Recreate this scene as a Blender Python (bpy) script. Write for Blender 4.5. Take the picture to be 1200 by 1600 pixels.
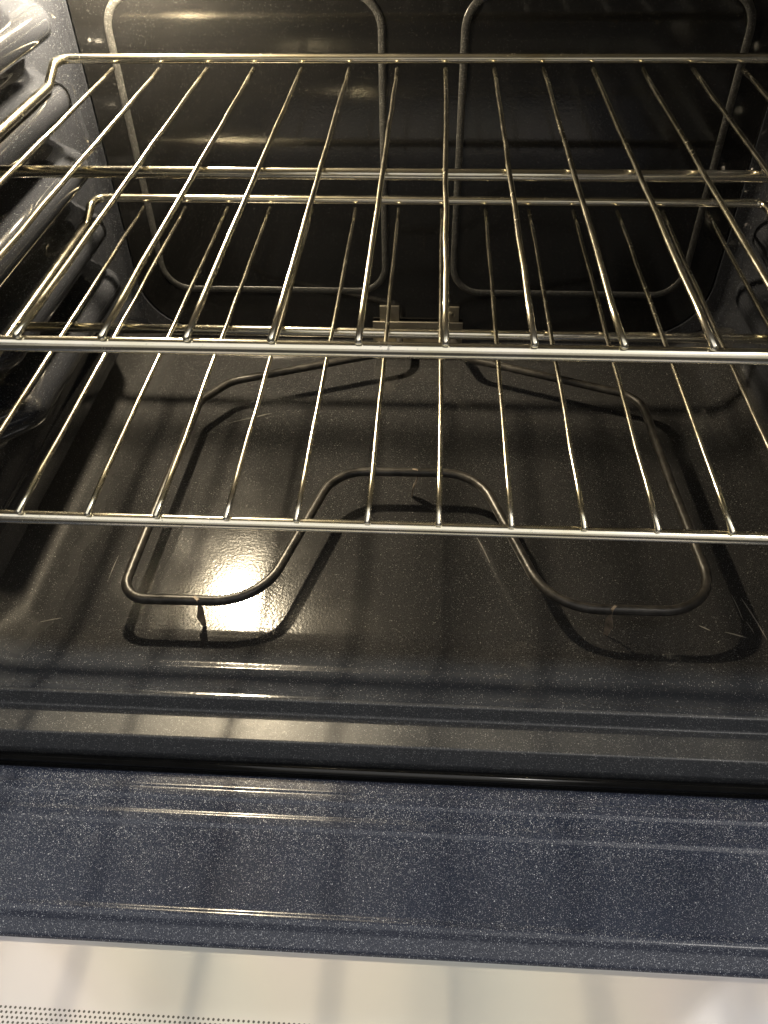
import bpy, bmesh, math, random
from mathutils import Vector, Matrix
random.seed(7)
for o in list(bpy.data.objects): bpy.data.objects.remove(o)
S = bpy.context.scene
COL = S.collection

# ------------------------------------------------------------------ camera
cam_d = bpy.data.cameras.new('camera'); cam = bpy.data.objects.new('camera', cam_d); COL.objects.link(cam)
right = Vector((0.9983316530, 0.0557249042, -0.0151210340))
down = Vector((0.0280749900, -0.6973185123, -0.7162113426))
fwd = Vector((-0.0504549855, 0.7145919307, -0.6977196192))
m = Matrix.Identity(4)
for i in range(3):
    m[i][0] = right[i]; m[i][1] = -down[i]; m[i][2] = -fwd[i]
m[0][3], m[1][3], m[2][3] = -0.0076289, -0.7298058, 0.3149938
cam.matrix_world = m
cam_d.sensor_fit = 'AUTO'; cam_d.sensor_width = 36.0
cam_d.lens = 1245.119 / 1600 * 36.0
cam_d.clip_start = 0.01; cam_d.clip_end = 50
S.camera = cam
S.render.resolution_x = 768; S.render.resolution_y = 1024

# ------------------------------------------------------------------ light
W = bpy.data.worlds.new('World'); S.world = W; W.use_nodes = True
bg = W.node_tree.nodes['Background']
bg.inputs[0].default_value = (1.0, 0.95, 0.88, 1); bg.inputs[1].default_value = 0.045
def area(name, loc, target, sx, sy, power, col):
    d = bpy.data.lights.new(name, 'AREA'); d.shape = 'RECTANGLE'; d.size = sx; d.size_y = sy
    d.energy = power; d.color = col
    o = bpy.data.objects.new(name, d); COL.objects.link(o); o.location = loc
    o.rotation_euler = (Vector(target) - Vector(loc)).to_track_quat('-Z', 'Y').to_euler()
    return o
# the kitchen ceiling light, above and a little behind the photographer
area('kitchen_ceiling_light', (0.98, -0.95, 1.9), (0.0, -0.5, -0.2), 0.28, 0.25, 8.0, (1.0, 0.95, 0.88))
# light thrown back by the white kitchen ceiling
area('kitchen_ceiling_bounce', (0.0, -1.3, 2.2), (0.0, -1.3, 0.0), 3.6, 4.2, 46.0, (1.0, 0.97, 0.92))
# light thrown back by the pale kitchen wall behind the photographer
area('kitchen_wall_bounce', (0.0, -3.2, 1.15), (0.0, 0.0, 0.1), 3.6, 1.3, 6.0, (1.0, 0.93, 0.82))
LAMP = Vector((-0.272, 0.034, 0.225)); LAMP_STRENGTH = 7600.0
S.view_settings.view_transform = 'Standard'; S.view_settings.look = 'None'
S.view_settings.exposure = 0.0; S.view_settings.gamma = 1.0

# ------------------------------------------------------------------ materials
def new_mat(name):
    mt = bpy.data.materials.new(name); mt.use_nodes = True
    nt = mt.node_tree; return mt, nt, nt.nodes['Principled BSDF']
def N(nt, t, **kw):
    n = nt.nodes.new(t)
    for k, v in kw.items(): setattr(n, k, v)
    return n
def ramp(nt, src, stops):
    r = N(nt, 'ShaderNodeValToRGB'); cr = r.color_ramp
    cr.elements[0].position = stops[0][0]; cr.elements[0].color = stops[0][1]
    cr.elements[1].position = stops[-1][0]; cr.elements[1].color = stops[-1][1]
    for p, c in stops[1:-1]:
        e = cr.elements.new(p); e.color = c
    nt.links.new(src, r.inputs[0]); return r
def g(v): return (v, v, v, 1)
def mixc(nt, fac, a, b, blend='MIX'):
    n = N(nt, 'ShaderNodeMix', data_type='RGBA', blend_type=blend)
    for sock, v in ((n.inputs[0], fac), (n.inputs[6], a), (n.inputs[7], b)):
        if hasattr(v, 'links') or hasattr(v, 'is_linked'): nt.links.new(v, sock)
        else: sock.default_value = v
    return n.outputs[2]
def math_(nt, op, a, b=None, c=None):
    n = N(nt, 'ShaderNodeMath', operation=op)
    for k, v in enumerate((a, b, c)):
        if v is None: continue
        if hasattr(v, 'is_linked'): nt.links.new(v, n.inputs[k])
        else: n.inputs[k].default_value = v
    return n.outputs[0]
def noise(nt, vec, scale, detail=2, rough=.5):
    n = N(nt, 'ShaderNodeTexNoise'); n.inputs['Scale'].default_value = scale
    n.inputs['Detail'].default_value = detail; n.inputs['Roughness'].default_value = rough
    if vec is not None: nt.links.new(vec, n.inputs['Vector'])
    return n.outputs['Fac']

def porcelain(name, base, fleck, density, rough, bump=.12, size=.42, scale=800, haze=0.25, ramp_edge_light=False, spec=.55, big=.12):
    """speckled vitreous enamel: dark ground, small pale flecks, glossy and slightly rippled"""
    mt, nt, b = new_mat(name)
    tc = N(nt, 'ShaderNodeTexCoord').outputs['Object']
    v = N(nt, 'ShaderNodeTexVoronoi'); v.inputs['Scale'].default_value = scale
    nt.links.new(tc, v.inputs['Vector'])
    sep = N(nt, 'ShaderNodeSeparateColor'); nt.links.new(v.outputs['Color'], sep.inputs[0])
    on = math_(nt, 'LESS_THAN', sep.outputs[0], density)
    rad = math_(nt, 'MULTIPLY', sep.outputs[1], size)
    near = math_(nt, 'LESS_THAN', v.outputs['Distance'], math_(nt, 'ADD', rad, .12))
    mask = math_(nt, 'MULTIPLY', on, near)
    mask = math_(nt, 'MULTIPLY', mask, math_(nt, 'MULTIPLY_ADD', sep.outputs[2], .8, .2))
    # rare big flecks
    v2 = N(nt, 'ShaderNodeTexVoronoi'); v2.inputs['Scale'].default_value = scale * .33
    nt.links.new(tc, v2.inputs['Vector'])
    sep2 = N(nt, 'ShaderNodeSeparateColor'); nt.links.new(v2.outputs['Color'], sep2.inputs[0])
    m2 = math_(nt, 'MULTIPLY', math_(nt, 'LESS_THAN', sep2.outputs[0], density * big), math_(nt, 'LESS_THAN', v2.outputs['Distance'], .17))
    mask = math_(nt, 'MAXIMUM', mask, m2)
    cloud = noise(nt, tc, 14, 4, .6)
    cl = ramp(nt, cloud, [(.3, g(.88)), (.7, g(1.12))])
    basec = mixc(nt, 1.0, base + (1,), cl.outputs[0], 'MULTIPLY')
    fine = ramp(nt, noise(nt, tc, scale * 1.3, 1), [(.45, g(0)), (.75, g(1))])
    basec = mixc(nt, math_(nt, 'MULTIPLY', fine.outputs[0], haze), basec, fleck + (1,))
    col = mixc(nt, mask, basec, fleck + (1,))
    nt.links.new(col, b.inputs['Base Color'])
    b.inputs['Specular IOR Level'].default_value = spec
    # grease film and wipe marks make the gloss uneven
    rn = ramp(nt, noise(nt, tc, 9, 5, .65), [(.3, g(rough * .7)), (.75, g(rough * 1.7))])
    rough_out = rn.outputs[0]
    if ramp_edge_light:
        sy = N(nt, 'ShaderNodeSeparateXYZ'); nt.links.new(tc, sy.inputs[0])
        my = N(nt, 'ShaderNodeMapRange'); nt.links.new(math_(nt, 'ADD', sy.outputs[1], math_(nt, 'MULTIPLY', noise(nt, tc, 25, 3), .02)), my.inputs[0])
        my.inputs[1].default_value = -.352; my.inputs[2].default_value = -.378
        ramp_lit = mixc(nt, mask, (.030, .034, .044, 1), (.34, .36, .40, 1))   # kitchen light on the front ramp, painted as a paler blue-grey colour
        nt.links.new(mixc(nt, my.outputs[0], col, ramp_lit), b.inputs['Base Color'])
    if ramp_edge_light:   # gloss cut by mask along the pan's left edge to subdue the lamp streak
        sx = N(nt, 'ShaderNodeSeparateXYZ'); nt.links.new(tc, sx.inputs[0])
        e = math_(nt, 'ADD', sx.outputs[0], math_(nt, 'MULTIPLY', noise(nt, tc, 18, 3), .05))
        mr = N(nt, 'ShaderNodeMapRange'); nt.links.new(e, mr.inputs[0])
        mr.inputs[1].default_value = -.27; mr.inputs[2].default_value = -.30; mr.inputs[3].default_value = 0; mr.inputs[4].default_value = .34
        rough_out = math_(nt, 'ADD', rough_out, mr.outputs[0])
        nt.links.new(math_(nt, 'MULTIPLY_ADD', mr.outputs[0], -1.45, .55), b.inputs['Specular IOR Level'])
    nt.links.new(rough_out, b.inputs['Roughness'])
    bp = N(nt, 'ShaderNodeBump'); bp.inputs['Strength'].default_value = bump; bp.inputs['Distance'].default_value = .001
    hh = math_(nt, 'ADD', noise(nt, tc, 400, 1), math_(nt, 'MULTIPLY', noise(nt, tc, 40, 2), .8))
    nt.links.new(hh, bp.inputs['Height']); nt.links.new(bp.outputs[0], b.inputs['Normal'])
    return mt

M = {}
M['floor'] = porcelain('oven_floor_enamel', (.0155, .0155, .0165), (.18, .18, .178), .34, .12, .09, size=.26, scale=1150, haze=.12, ramp_edge_light=True)
M['wall'] = porcelain('oven_wall_enamel', (.0155, .017, .022), (.12, .125, .135), .22, .055, .012, size=.3, spec=.95, scale=1150, haze=.12, big=.02)
M['flange'] = porcelain('back_flange_enamel', (.060, .060, .060), (.28, .28, .27), .40, .32, .06, size=.3, scale=1150, haze=.2)
M['back'] = porcelain('back_panel_enamel', (.0055, .0055, .0057), (.11, .11, .11), .10, .09, .03, size=.25, scale=1150, haze=.03, big=0)
M['bead'] = porcelain('back_bead_enamel', (.016, .016, .016), (.15, .15, .148), .50, .33, .08, scale=1150, haze=.15)
M['ceiling'] = porcelain('cavity_ceiling_enamel', (.035, .034, .032), (.22, .21, .20), .40, .3, .06, scale=1150, haze=.3)
M['front'] = porcelain('front_frame_enamel', (.028, .031, .038), (.26, .27, .28), .50, .38, .06, size=.35, scale=1150, haze=.2)
M['door'] = porcelain('door_liner_enamel', (.010, .017, .042), (.66, .71, .82), .50, .20, .06, size=.30, scale=1650, haze=.13)

def steel(name, base, rough, grime=.5):
    mt, nt, b = new_mat(name)
    tc = N(nt, 'ShaderNodeTexCoord').outputs['Object']
    b.inputs['Metallic'].default_value = 1
    t = ramp(nt, noise(nt, tc, 22, 3), [(.35, base + (1,)), (.6, (base[0]*.94, base[1]*.94, base[2]*.85, 1)), (.8, (base[0]*.82, base[1]*.75, base[2]*.6, 1))])
    sp = ramp(nt, noise(nt, tc, 330, 2, .7), [(.66, g(0)), (.70, g(1))])
    patch = ramp(nt, noise(nt, tc, 15, 2), [(.5, g(0)), (.62, g(1))])
    f = math_(nt, 'MULTIPLY', math_(nt, 'MULTIPLY', sp.outputs[0], patch.outputs[0]), grime)
    c = mixc(nt, f, t.outputs[0], (.05, .035, .02, 1))
    nt.links.new(c, b.inputs['Base Color'])
    rr = math_(nt, 'ADD', math_(nt, 'MULTIPLY', f, .4), ramp(nt, noise(nt, tc, 60, 3), [(.3, g(rough*.85)), (.7, g(rough*1.25))]).outputs[0])
    nt.links.new(rr, b.inputs['Roughness'])
    bp = N(nt, 'ShaderNodeBump'); bp.inputs['Strength'].default_value = .10; bp.inputs['Distance'].default_value = .0003
    nt.links.new(noise(nt, tc, 240, 3), bp.inputs['Height']); nt.links.new(bp.outputs[0], b.inputs['Normal'])
    return mt
M['rack'] = steel('chrome_rack_wire', (.96, .91, .80), .17, .6)
M['zinc'] = steel('zinc_plate', (.26, .24, .21), .42, .8)
def plain(name, col, rough, metal=0, bump=0, var=.3, nscale=120):
    mt, nt, b = new_mat(name)
    tc = N(nt, 'ShaderNodeTexCoord').outputs['Object']
    lo = tuple(c*(1-var) for c in col) + (1,); hi = tuple(c*(1+var) for c in col) + (1,)
    r = ramp(nt, noise(nt, tc, nscale, 4, .6), [(.35, lo), (.65, hi)])
    nt.links.new(r.outputs[0], b.inputs['Base Color'])
    b.inputs['Roughness'].default_value = rough; b.inputs['Metallic'].default_value = metal
    if bump:
        bp = N(nt, 'ShaderNodeBump'); bp.inputs['Strength'].default_value = bump; bp.inputs['Distance'].default_value = .0005
        nt.links.new(noise(nt, tc, nscale*2, 3), bp.inputs['Height']); nt.links.new(bp.outputs[0], b.inputs['Normal'])
    return mt
M['element'] = plain('oxidised_element_sheath', (.028, .026, .024), .38, .3, .6, .5, 110)
M['clip'] = plain('rusty_clip', (.20, .165, .13), .6, .3, .5, .5, 200)
M['gasket'] = plain('black_gasket', (.006, .006, .006), .16, 0, 0)
M['shell'] = plain('white_range_body', (.80, .80, .78), .3, var=.03)
M['scratch'] = plain('scratch_mark', (.13, .125, .115), .35)
M['ceramic'] = plain('lamp_socket_ceramic', (.7, .68, .62), .5)
mt, nt, b = new_mat('bulb_glow')
b.inputs['Base Color'].default_value = (1, .9, .7, 1); b.inputs['Emission Color'].default_value = (1.0, .83, .56, 1)
b.inputs['Emission Strength'].default_value = LAMP_STRENGTH
M['bulb'] = mt

# coated door glass with a printed dot border
mt, nt, b = new_mat('coated_door_glass')
tc = N(nt, 'ShaderNodeTexCoord').outputs['Object']
sx = N(nt, 'ShaderNodeSeparateXYZ'); nt.links.new(tc, sx.inputs[0])
P_ = .0029; Q_ = P_ * math.sqrt(3)
def lattice(ox, oy):
    a = math_(nt, 'SUBTRACT', math_(nt, 'FLOORED_MODULO', math_(nt, 'ADD', sx.outputs[0], ox + 10), P_), P_/2)
    c = math_(nt, 'SUBTRACT', math_(nt, 'FLOORED_MODULO', math_(nt, 'ADD', sx.outputs[1], oy + 10), Q_), Q_/2)
    return math_(nt, 'SQRT', math_(nt, 'ADD', math_(nt, 'MULTIPLY', a, a), math_(nt, 'MULTIPLY', c, c)))
dd = math_(nt, 'MINIMUM', lattice(0, 0), lattice(P_/2, Q_/2))
dot = math_(nt, 'LESS_THAN', dd, .00074)
inb = math_(nt, 'LESS_THAN', sx.outputs[1], -.6110)
dot = math_(nt, 'MULTIPLY', dot, inb)
tint = ramp(nt, noise(nt, tc, 5.5, 2), [(.30, (.62, .66, .66, 1)), (.45, (.68, .675, .65, 1)), (.58, (.68, .65, .66, 1)), (.72, (.66, .66, .71, 1))])  # pale colour painted in for the bright kitchen the glass reflects
smear = ramp(nt, noise(nt, tc, 30, 4, .7), [(.45, g(0)), (.8, g(.25))])
base = mixc(nt, smear.outputs[0], tint.outputs[0], (.70, .68, .64, 1))
nt.links.new(mixc(nt, dot, base, (.11, .105, .10, 1)), b.inputs['Base Color'])
b.inputs['Roughness'].default_value = .10; b.inputs['Metallic'].default_value = .15
M['glass'] = mt

# ------------------------------------------------------------------ mesh helpers
def link(name, bm, mats, parent=None, smooth=True, autosmooth=None):
    me = bpy.data.meshes.new(name); bmesh.ops.recalc_face_normals(bm, faces=bm.faces) ; bm.to_mesh(me); bm.free()
    for mm in (mats if isinstance(mats, (list, tuple)) else [mats]): me.materials.append(mm)
    if smooth:
        for p in me.polygons: p.use_smooth = True
    if autosmooth is not None:
        me.set_sharp_from_angle(angle=math.radians(autosmooth))
    o = bpy.data.objects.new(name, me); COL.objects.link(o)
    if parent: o.parent = parent
    return o
def fillet(pts, r, n=8, closed=False):
    pts = [Vector(p) for p in pts]; out = []; L = len(pts)
    for i, p in enumerate(pts):
        if not closed and i in (0, L-1): out.append(p); continue
        a = pts[i-1]; c = pts[(i+1) % L]; ri = r[i] if isinstance(r, (list, tuple)) else r
        u = (a-p); v = (c-p); lu, lv = u.length, v.length; u.normalize(); v.normalize()
        ang = u.angle(v)
        if ang > math.pi - 1e-3 or ri == 0: out.append(p); continue
        d = min(ri / math.tan(ang/2), lu*.49, lv*.49); rr = d * math.tan(ang/2)
        bis = (u+v).normalized(); cen = p + bis * (rr / math.sin(ang/2))
        s = p + u*d - cen; e = p + v*d - cen
        for k in range(n+1):
            t = k/n; w = s.normalized().slerp(e.normalized(), t) if s.angle(e) > 1e-5 else s.normalized()
            out.append(cen + w*rr)
    return out
def tube(bm, pts, r, seg=12, closed=False, flat=None, mat=0, cap=True, dome=False):
    """sweep a circle along pts (parallel transport)"""
    pts = [Vector(p) for p in pts]; n = len(pts)
    T = []
    for i in range(n):
        if closed: t = pts[(i+1) % n] - pts[i-1]
        else: t = pts[min(i+1, n-1)] - pts[max(i-1, 0)]
        T.append(t.normalized())
    up = Vector((0, 0, 1)) if abs(T[0].z) < .9 else Vector((1, 0, 0))
    nrm = (up - T[0]*up.dot(T[0])).normalized(); rings = []
    R = r if isinstance(r, (list, tuple)) else [r]*n
    for i in range(n):
        if i: nrm = (nrm - T[i]*nrm.dot(T[i])).normalized()
        bn = T[i].cross(nrm)
        rings.append([bm.verts.new(pts[i] + (nrm*math.cos(2*math.pi*k/seg) + bn*math.sin(2*math.pi*k/seg))*R[i]) for k in range(seg)])
    for i in range(n if closed else n-1):
        A = rings[i]; B = rings[(i+1) % n]
        for k in range(seg):
            f = bm.faces.new((A[k], A[(k+1) % seg], B[(k+1) % seg], B[k])); f.material_index = mat
    if cap and not closed:
        for A, sgn, t in ((rings[0], -1, T[0]), (rings[-1], 1, T[-1])):
            c = bm.verts.new(sum((v.co for v in A), Vector())/seg + (t*sgn*R[0]*.35))
            for k in range(seg): bm.faces.new((A[k], A[(k+1) % seg], c))
def box(bm, x0, x1, y0, y1, z0, z1, bev=0, mat=0):
    r = bmesh.ops.create_cube(bm, size=1)
    for v in r['verts']:
        v.co = Vector((x0+(x1-x0)*(v.co.x+.5), y0+(y1-y0)*(v.co.y+.5), z0+(z1-z0)*(v.co.z+.5)))
    es = list({e for v in r['verts'] for e in v.link_edges})
    for f in {f for v in r['verts'] for f in v.link_faces}: f.material_index = mat
    if bev: bmesh.ops.bevel(bm, geom=es, offset=bev, segments=3, affect='EDGES', profile=.6)
def grid_loft(bm, rows, closed_u=False):
    vs = [[bm.verts.new(p) for p in row] for row in rows]
    for a, b2 in zip(vs, vs[1:]):
        n = len(a)
        for k in range(n if closed_u else n-1):
            bm.faces.new((a[k], a[(k+1) % n], b2[(k+1) % n], b2[k]))
    return vs

# ------------------------------------------------------------------ the oven
oven = bpy.data.objects.new('oven', None); COL.objects.link(oven)
oven['label'] = 'open electric oven with dark speckled enamel cavity and its door folded down'
oven['category'] = 'oven'
XL, XR, CX = -.358, .325, -.0165
FZ = -.200; YF = -.424

# cavity floor: dished pan with rounded corners, front ramp and lip
def pan():
    bm = bmesh.new()
    x0, x1, y0, y1, r = -.329, .283, -.339, .050, .020
    per = []
    def arc(cx, cy, a0, a1, n=10):
        for k in range(n+1):
            a = a0 + (a1-a0)*k/n
            per.append((cx+r*math.cos(a), cy+r*math.sin(a), math.cos(a), math.sin(a)))
    def line(p, q, nx, ny, n=14):
        for k in range(1, n): 
            t = k/n; per.append((p[0]+(q[0]-p[0])*t, p[1]+(q[1]-p[1])*t, nx, ny))
    H = math.pi/2
    arc(x1-r, y0+r, -H, 0); line((x1, y0+r), (x1, y1-r), 1, 0)
    arc(x1-r, y1-r, 0, H); line((x1-r, y1), (x0+r, y1), 0, 1)
    arc(x0+r, y1-r, H, 2*H); line((x0, y1-r), (x0, y0+r), -1, 0)
    arc(x0+r, y0+r, 2*H, 3*H); line((x0+r, y0), (x1-r, y0), 0, -1)
    K = 44
    def prof(kind, t):
        if kind == 'side':
            if t < .9:
                a = t/.9*H; return (.054*math.sin(a), .048*(1-math.cos(a)))
            return (.054, .048+(t-.9)/.1*.004)
        if kind == 'back':
            a = t*H; return (.020*math.sin(a), .020*(1-math.cos(a)))
        pts = [(0, 0), (.006, .0004), (.014, .0018), (.038, .0095), (.043, .0109), (.0442, .0111), (.0485, .0111), (.0500, .0116), (.072, .0206), (.076, .0226), (.0785, .0235), (.0805, .0238)]
        u = t*(len(pts)-1); i = min(int(u), len(pts)-2); f = u-i
        return tuple(pts[i][j]+(pts[i+1][j]-pts[i][j])*f for j in (0, 1))
    rows = []
    for k in range(K+1):
        t = k/K; row = []
        for (x, y, nx, ny) in per:
            s = prof('side', t)
            s = (s[0]*(.0400 if nx > 0 else .0292)/.054, s[1])
            f = prof('front', t); bk = prof('back', t)
            wf = max(0, -ny)**2; wb = max(0, ny)**2; ws = nx*nx
            off = s[0]*ws+f[0]*wf+bk[0]*wb
            if ny < 0: off *= 1+(1/max(abs(nx), abs(ny))-1)*t*1.15
            z = s[1]*ws+f[1]*wf+bk[1]*wb
            row.append((x+nx*off, y+ny*off, FZ+z))
        rows.append(row)
    vs = grid_loft(bm, rows, True)
    bm.faces.new(vs[0][::-1])
    # scratches worn into the enamel
    def sc(x, y, ang, L, w=.0005, z=FZ+.0004):
        d = Vector((math.cos(ang), math.sin(ang), 0)); n = Vector((-d.y, d.x, 0)); p = Vector((x, y, z)); prev = None
        for k in range(7):
            t = k/6; ww = w*math.sin(math.pi*(.08+.84*t)); c = p + d*L*(t-.5) + n*.015*L*math.sin(t*3)
            cur = (bm.verts.new(c+n*ww), bm.verts.new(c-n*ww))
            if prev: bm.faces.new((prev[0], prev[1], cur[1], cur[0])).material_index = 1
            prev = cur
    for a in SCR: sc(*a)
    return bm
SCR = []
def onfloor(u, v, z=FZ):
    d = right*((u-600)/1245.119) + down*((v-800)/1245.119) + fwd
    c = cam.matrix_world.translation; return c + d*((z-c.z)/d.z)
for (u0, v0, u1, v1, w) in [(1158, 935, 1198, 1000, .0006), (1143, 930, 1160, 968, .0003), (1132, 988, 1166, 997, .0007), (1092, 978, 1110, 986, .0006),
        (1166, 972, 1178, 990, .0004), (50, 1003, 98, 1000, .0006), (60, 973, 96, 966, .0006), (745, 840, 765, 880, .0006), (170, 905, 186, 868, .0003),
        (398, 652, 425, 646, .0003), (355, 662, 415, 649, .0003), (28, 1000, 44, 1022, .0006), (1166, 745, 1180, 770, .0005)]:
    a = onfloor(u0, v0); b_ = onfloor(u1, v1); d = b_-a
    SCR.append(((a.x+b_.x)/2, (a.y+b_.y)/2, math.atan2(d.y, d.x), d.length, w))
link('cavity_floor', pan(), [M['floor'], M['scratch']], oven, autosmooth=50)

# side walls with embossed rack ribs
RIBZ = [-.080, -.022, .036, .094, .152, .210]
def side_wall(sgn):
    bm = bmesh.new()
    xw = XL if sgn < 0 else XR
    inn = -sgn
    zb, zt = -.190, .295
    ys = [YF + (.050-YF)*k/60 for k in range(61)]
    # corner that rolls from the side wall into the back flange
    prof = [(xw, y) for y in ys]
    for k in range(1, 9):
        a = math.pi/2*k/8; prof.append((xw+inn*.018*(1-math.cos(a)), .050+.018*math.sin(a)))
    nz = 120; rows = []
    for j in range(nz+1):
        z = zb + (zt-zb)*j/nz; row = []
        for (x, y) in prof:
            px = 0
            for zc in RIBZ:
                for (ya, yb_) in ((-.262, .016), (-.400, -.312)):
                    e0 = .045 if ya < -.25 and ya > -.3 else .02
                    sy = 1.0
                    if y > yb_ or y < ya: continue
                    if yb_-y < .022: sy = math.sqrt(max(0, 1-((.022-(yb_-y))/.022)**2))
                    if y-ya < e0: q = (y-ya)/e0; sy = min(sy, q*q*(3-2*q))
                    hz = .0195*(.55+.45*sy)
                    q = abs(z-zc)/hz
                    if q < 1: px = max(px, .036*sy*(1-q**2.6)**.55)
            # shallow step near the bottom
            px += .004*(1/(1+math.exp((z+.142)/.0018)))
            row.append((x+inn*px, y, z))
        rows.append(row)
    grid_loft(bm, rows)
    return bm
link('side_wall', side_wall(-1), M['wall'], oven)
link('side_wall', side_wall(1), M['wall'], oven)
# ceiling of the cavity
bm = bmesh.new(); box(bm, XL-.002, XR+.002, YF, .085, .2955, .31); link('cavity_ceiling', bm, M['ceiling'], oven, False)

# back flange: plate with a round-cornered opening
def rrect(x0, x1, z0, z1, r, n=8):
    out = []
    for cx, cz, a0 in ((x1-r, z0+r, -math.pi/2), (x1-r, z1-r, 0), (x0+r, z1-r, math.pi/2), (x0+r, z0+r, math.pi)):
        for k in range(n+1):
            a = a0+math.pi/2*k/n; out.append((cx+r*math.cos(a), cz+r*math.sin(a)))
    return out
bm = bmesh.new()
inner = rrect(-.336, .296, -.176, .268, .066, 12); outer = rrect(XL+.0165, XR-.0165, -.182, .2952, .004, 12)
rows = [[(x, .0685, z) for x, z in outer], [(x, .0685, z) for x, z in inner],
        [(x, .080, z) for x, z in inner]]
grid_loft(bm, rows, True); link('back_flange', bm, M['wall'], oven, autosmooth=30)
# back panel with two pressed beads
bm = bmesh.new()
pr = lambda y, e: [(x, y, z) for x, z in rrect(-.336+e, .296-e, -.176+e, .268-e, .066-e, 12)]
vs = grid_loft(bm, [pr(.080, -.004), pr(.079, .0022), pr(.0706, .0018), pr(.0700, .0024)], True); bm.faces.new(vs[-1])
link('back_panel', bm, M['back'], oven, autosmooth=30)
for (x0, x1) in ((-.303, -.057), (.0165, .262)):
    bm = bmesh.new()
    p = [(x, .0702, z) for x, z in rrect(x0, x1, -.125, .158, .030, 10)]
    tube(bm, p, .0037, 12, closed=True)
    for v in bm.verts:
        v.co.y = .0702 + (v.co.y-.0702)*.26
    link('pressed_bead', bm, M['bead'], oven)

# element mounting and element
EZ = -.170
he = bpy.data.objects.new('heating_element', None); COL.objects.link(he); he.parent = oven
bm = bmesh.new()
path = [(-.040, .060), (-.041, .022), (-.215, -.043), (-.240, -.078), (-.2455, -.296), (-.246, -.339), (-.135, -.338), (-.090, -.181), (.040, -.179), (.092, -.334),
        (.222, -.333), (.213, -.190), (.208, -.056), (.030, .010), (.012, .060)]
rad = [0, .022, .035, .025, .2, .038, .050, .040, .046, .052, .042, .3, .036, .022, 0]
pp = fillet([(x, y, EZ) for x, y in path], rad, 10)
tube(bm, pp, .0041, 14); link('heating_rod', bm, M['element'], he)
# bracket on the back wall
bm = bmesh.new()
box(bm, -.072, .030, .0645, .0672, -.186, -.160, .0008)
box(bm, -.070, .028, .0500, .0642, -.1890, -.1872, .0006)
box(bm, -.064, -.042, .0672, .0694, -.168, -.1415, .0006)
box(bm, .005, .025, .0672, .0694, -.168, -.1415, .0006)
link('mounting_bracket', bm, M['zinc'], he, autosmooth=40)
for x in (-.053, .015):
    bm = bmesh.new(); bmesh.ops.create_uvsphere(bm, u_segments=14, v_segments=8, radius=.0035)
    for v in bm.verts: v.co = Vector((x+v.co.x, .0668+v.co.y*.5, -.1505+v.co.z))
    link('screw', bm, M['zinc'], he)
# support clips: thin bent strips hooked over the rod and standing on the floor
def clip(x, y, yaw, lean):
    bm = bmesh.new()
    prof = [(-.0004, .0042), (-.0046, .0040), (-.0049, -.004), (-.0040, -.010), (-.0010+lean*.3, -.018), (lean, -.0292)]
    wid = [.0010, .0012, .0014, .0028, .0034, .0016]
    rows = []
    for (a, z), w in zip(prof, wid): rows.append((a, z, w))
    c, s = math.cos(yaw), math.sin(yaw)
    def P(a, z, w): return (x + a*s*-1 + w*c, y + a*c + w*s, EZ+z)
    prev = None
    for a, z, w in rows:
        cur = [bm.verts.new(P(a-.0005, z, -w)), bm.verts.new(P(a-.0005, z, w)), bm.verts.new(P(a+.0005, z, w)), bm.verts.new(P(a+.0005, z, -w))]
        if prev:
            for k in range(4): bm.faces.new((prev[k], prev[(k+1) % 4], cur[(k+1) % 4], cur[k]))
        else: bm.faces.new(cur)
        prev = cur
    bm.faces.new(prev[::-1])
    return bm
for a in ((-.186, -.338, .9, -.004), (.141, -.333, -.7, -.003), (-.0195, -.180, 1.45, .0)):
    link('support_clip', clip(*a), M['clip'], he, autosmooth=30)

# lamp on the left wall, upper rear corner
lamp = bpy.data.objects.new('oven_lamp', None); COL.objects.link(lamp); lamp.parent = oven
bm = bmesh.new(); tube(bm, [(XL+.001, LAMP.y, LAMP.z+.012), (XL+.010, LAMP.y, LAMP.z+.012), (XL+.040, LAMP.y, LAMP.z+.006)], [.024, .020, .015], 24)
link('lamp_socket', bm, M['ceramic'], lamp)
bm = bmesh.new(); bmesh.ops.create_uvsphere(bm, u_segments=24, v_segments=14, radius=.009)
for v in bm.verts: v.co += LAMP
link('bulb', bm, M['bulb'], lamp)

# front frame: stepped sill below the opening
def strip(bm, sec, x0, x1, n=2):
    rows = [[(x0+(x1-x0)*k/n, y, z) for k in range(n+1)] for (y, z) in sec]
    grid_loft(bm, rows)
def smooth_sec(pts, r, n=5):
    return [(p.y, p.z) for p in fillet([(0, y, z) for y, z in pts], r, n)]
bm = bmesh.new()
sec = smooth_sec([(-.4192, -.1763), (-.4218, -.1768), (-.4262, -.1868), (-.4500, -.1836), (-.4566, -.1950), (-.4572, -.232)], [0, .002, .0025, .0022, .006, 0], 6)
strip(bm, sec, -.40, .37)
link('front_sill', bm, M['front'], oven, autosmooth=60)
bm = bmesh.new(); tube(bm, [(-.40, -.4614, -.2005), (.37, -.4614, -.2005)], .0036, 18)
link('door_gasket', bm, M['gasket'], oven)
bm = bmesh.new()
box(bm, -.42, XL-.001, -.4300, .10, -.17, .34, .003); box(bm, XR+.001, .39, -.4300, .10, -.17, .34, .003)
box(bm, XL-.0005, XR+.0005, -.4300, .10, .3105, .34, .003); box(bm, XL-.001, XR+.001, .079, .10, -.19, .310, .002)
link('outer_shell', bm, M['shell'], oven, autosmooth=40)
bm = bmesh.new(); box(bm, -.42, .39, -.4515, .10, -.26, -.2035, .002)
link('base_shell', bm, M['shell'], oven, autosmooth=40)

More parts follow.
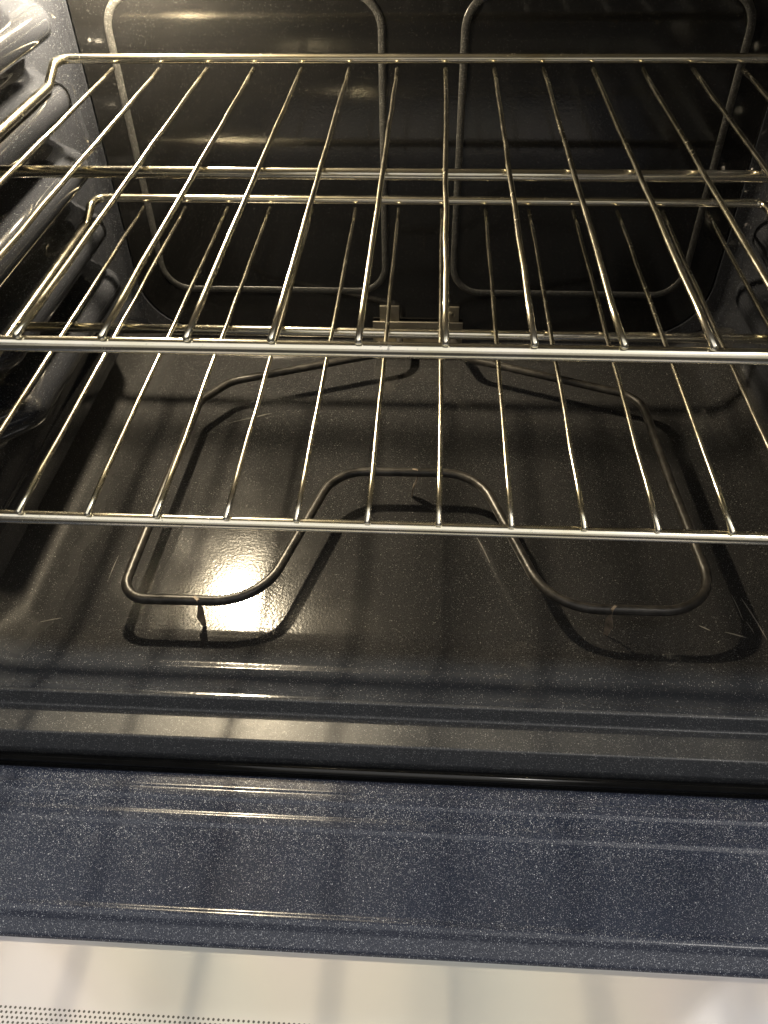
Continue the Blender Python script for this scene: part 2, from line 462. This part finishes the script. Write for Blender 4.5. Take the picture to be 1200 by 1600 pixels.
# door, folded down
door = bpy.data.objects.new('door', None); COL.objects.link(door); door.parent = oven
DX0, DX1 = -.42, .39; DY1 = -.4655; DY0 = -.93
bm = bmesh.new()
osec = [(DY1+.0015, -.230), (DY1, -.2045), (-.4675, -.2015), (-.4765, -.2012), (-.4787, -.1996), (-.4842, -.1994), (-.4870, -.2001), (-.4945, -.2003),
        (-.4970, -.1994), (-.5022, -.1993), (-.5052, -.2000), (-.5130, -.2003), (-.5558, -.2005), (-.5582, -.1990), (-.5620, -.1992), (-.5655, -.2022), (-.5745, -.2058), (-.5752, -.2095)]
osec = smooth_sec(osec, .004, 4)
# sweep the section around the window as a rectangular frame: near and far rails plus sides
def mapsec(d):   # distance from outer edge -> z
    return d
rows = []
outer = (DX0, DX1, DY0, DY1); wx0, wx1 = DX0+.105, DX1-.105
for (y, z) in osec:
    d = DY1-y
    sxr = d*1.0
    r = [(DX0+sxr, DY1-d, z), (DX1-sxr, DY1-d, z), (DX1-sxr, DY0+d, z), (DX0+sxr, DY0+d, z)]
    row = []
    for i in range(4):
        a = Vector(r[i]); b_ = Vector(r[(i+1) % 4])
        for k in range(8): row.append(a.lerp(b_, k/8))
    rows.append(row)
grid_loft(bm, rows, True)
link('door_liner', bm, M['door'], door, autosmooth=50)
bm = bmesh.new(); box(bm, DX0+.108, DX1-.108, DY0+.108, DY1-.1085, -.214, -.2085, .0004)
link('door_glass', bm, M['glass'], door, autosmooth=30)
bm = bmesh.new(); box(bm, DX0+.001, DX1-.001, DY0+.001, DY1-.001, -.262, -.2305, .004)
link('door_shell', bm, M['shell'], door, autosmooth=40)
for x in (-.385, .355):
    bm = bmesh.new(); box(bm, x-.006, x+.006, -.478, -.440, -.228, -.2085, .002)
    link('door_hinge', bm, M['zinc'], door, autosmooth=40)

# ------------------------------------------------------------------ racks
RX0, RX1 = -.3275, .2935
YM, YFR = -.2082, -.4142
def rack(label, loc, mid_y, front_y, seed):
    rnd = random.Random(seed)
    root = bpy.data.objects.new('oven_rack', None); COL.objects.link(root); root.location = loc
    root['label'] = label; root['category'] = 'oven rack'; root['group'] = 'wire racks inside the oven'
    R = .0038
    zr = -.0048
    bm = bmesh.new()
    # outer frame: a closed loop whose back rail stands a little higher as a stop
    p = [(RX0+.004, front_y, zr), (RX1-.004, front_y, zr), (RX1, -.030, zr), (RX1-.002, -.012, .0075), (RX1-.004, .003, .0075),
         (RX0+.004, .003, .0075), (RX0+.002, -.012, .0075), (RX0, -.030, zr)]
    pts = fillet(p, [.018, .018, .012, .008, .010, .010, .008, .012], 6, closed=True)
    # split long runs so that slight hand-bent waviness can be added
    q = []
    for i in range(len(pts)):
        a = pts[i]; c = pts[(i+1) % len(pts)]; n = max(1, int((c-a).length/.03))
        for k in range(n): q.append(a.lerp(c, k/n))
    tube(bm, q, R, 14, closed=True)
    link('frame', bm, M['rack'], root)
    bm = bmesh.new(); tube(bm, [(RX0+.001, mid_y, zr-.0004), (CX, mid_y, zr-.0006), (RX1-.001, mid_y, zr-.0004)], .0037, 14)
    link('cross_bar', bm, M['rack'], root)
    for i in range(-7, 7):
        bm = bmesh.new(); x = i*.04
        j = lambda s: rnd.uniform(-s, s)
        pts = [(x+j(.0004), -.0015, .0008)]
        n = 12
        for k in range(1, n):
            t = k/n; y = front_y*t
            pts.append((x+j(.00035), y, .0008+j(.0002)))
        pts.append((x+j(.0004), front_y-.0022, .0006))
        tube(bm, pts, .0017, 12)
        link('wire', bm, M['rack'], root)
    return root
rack('upper chrome wire rack nearer the camera, crossing the top half of the oven', (0, 0, .1163), -.2066, -.4141, 1)
rack('lower chrome wire rack beneath the other one, above the heating element', (.0009, -.005, 0), -.2049, -.4097, 2)
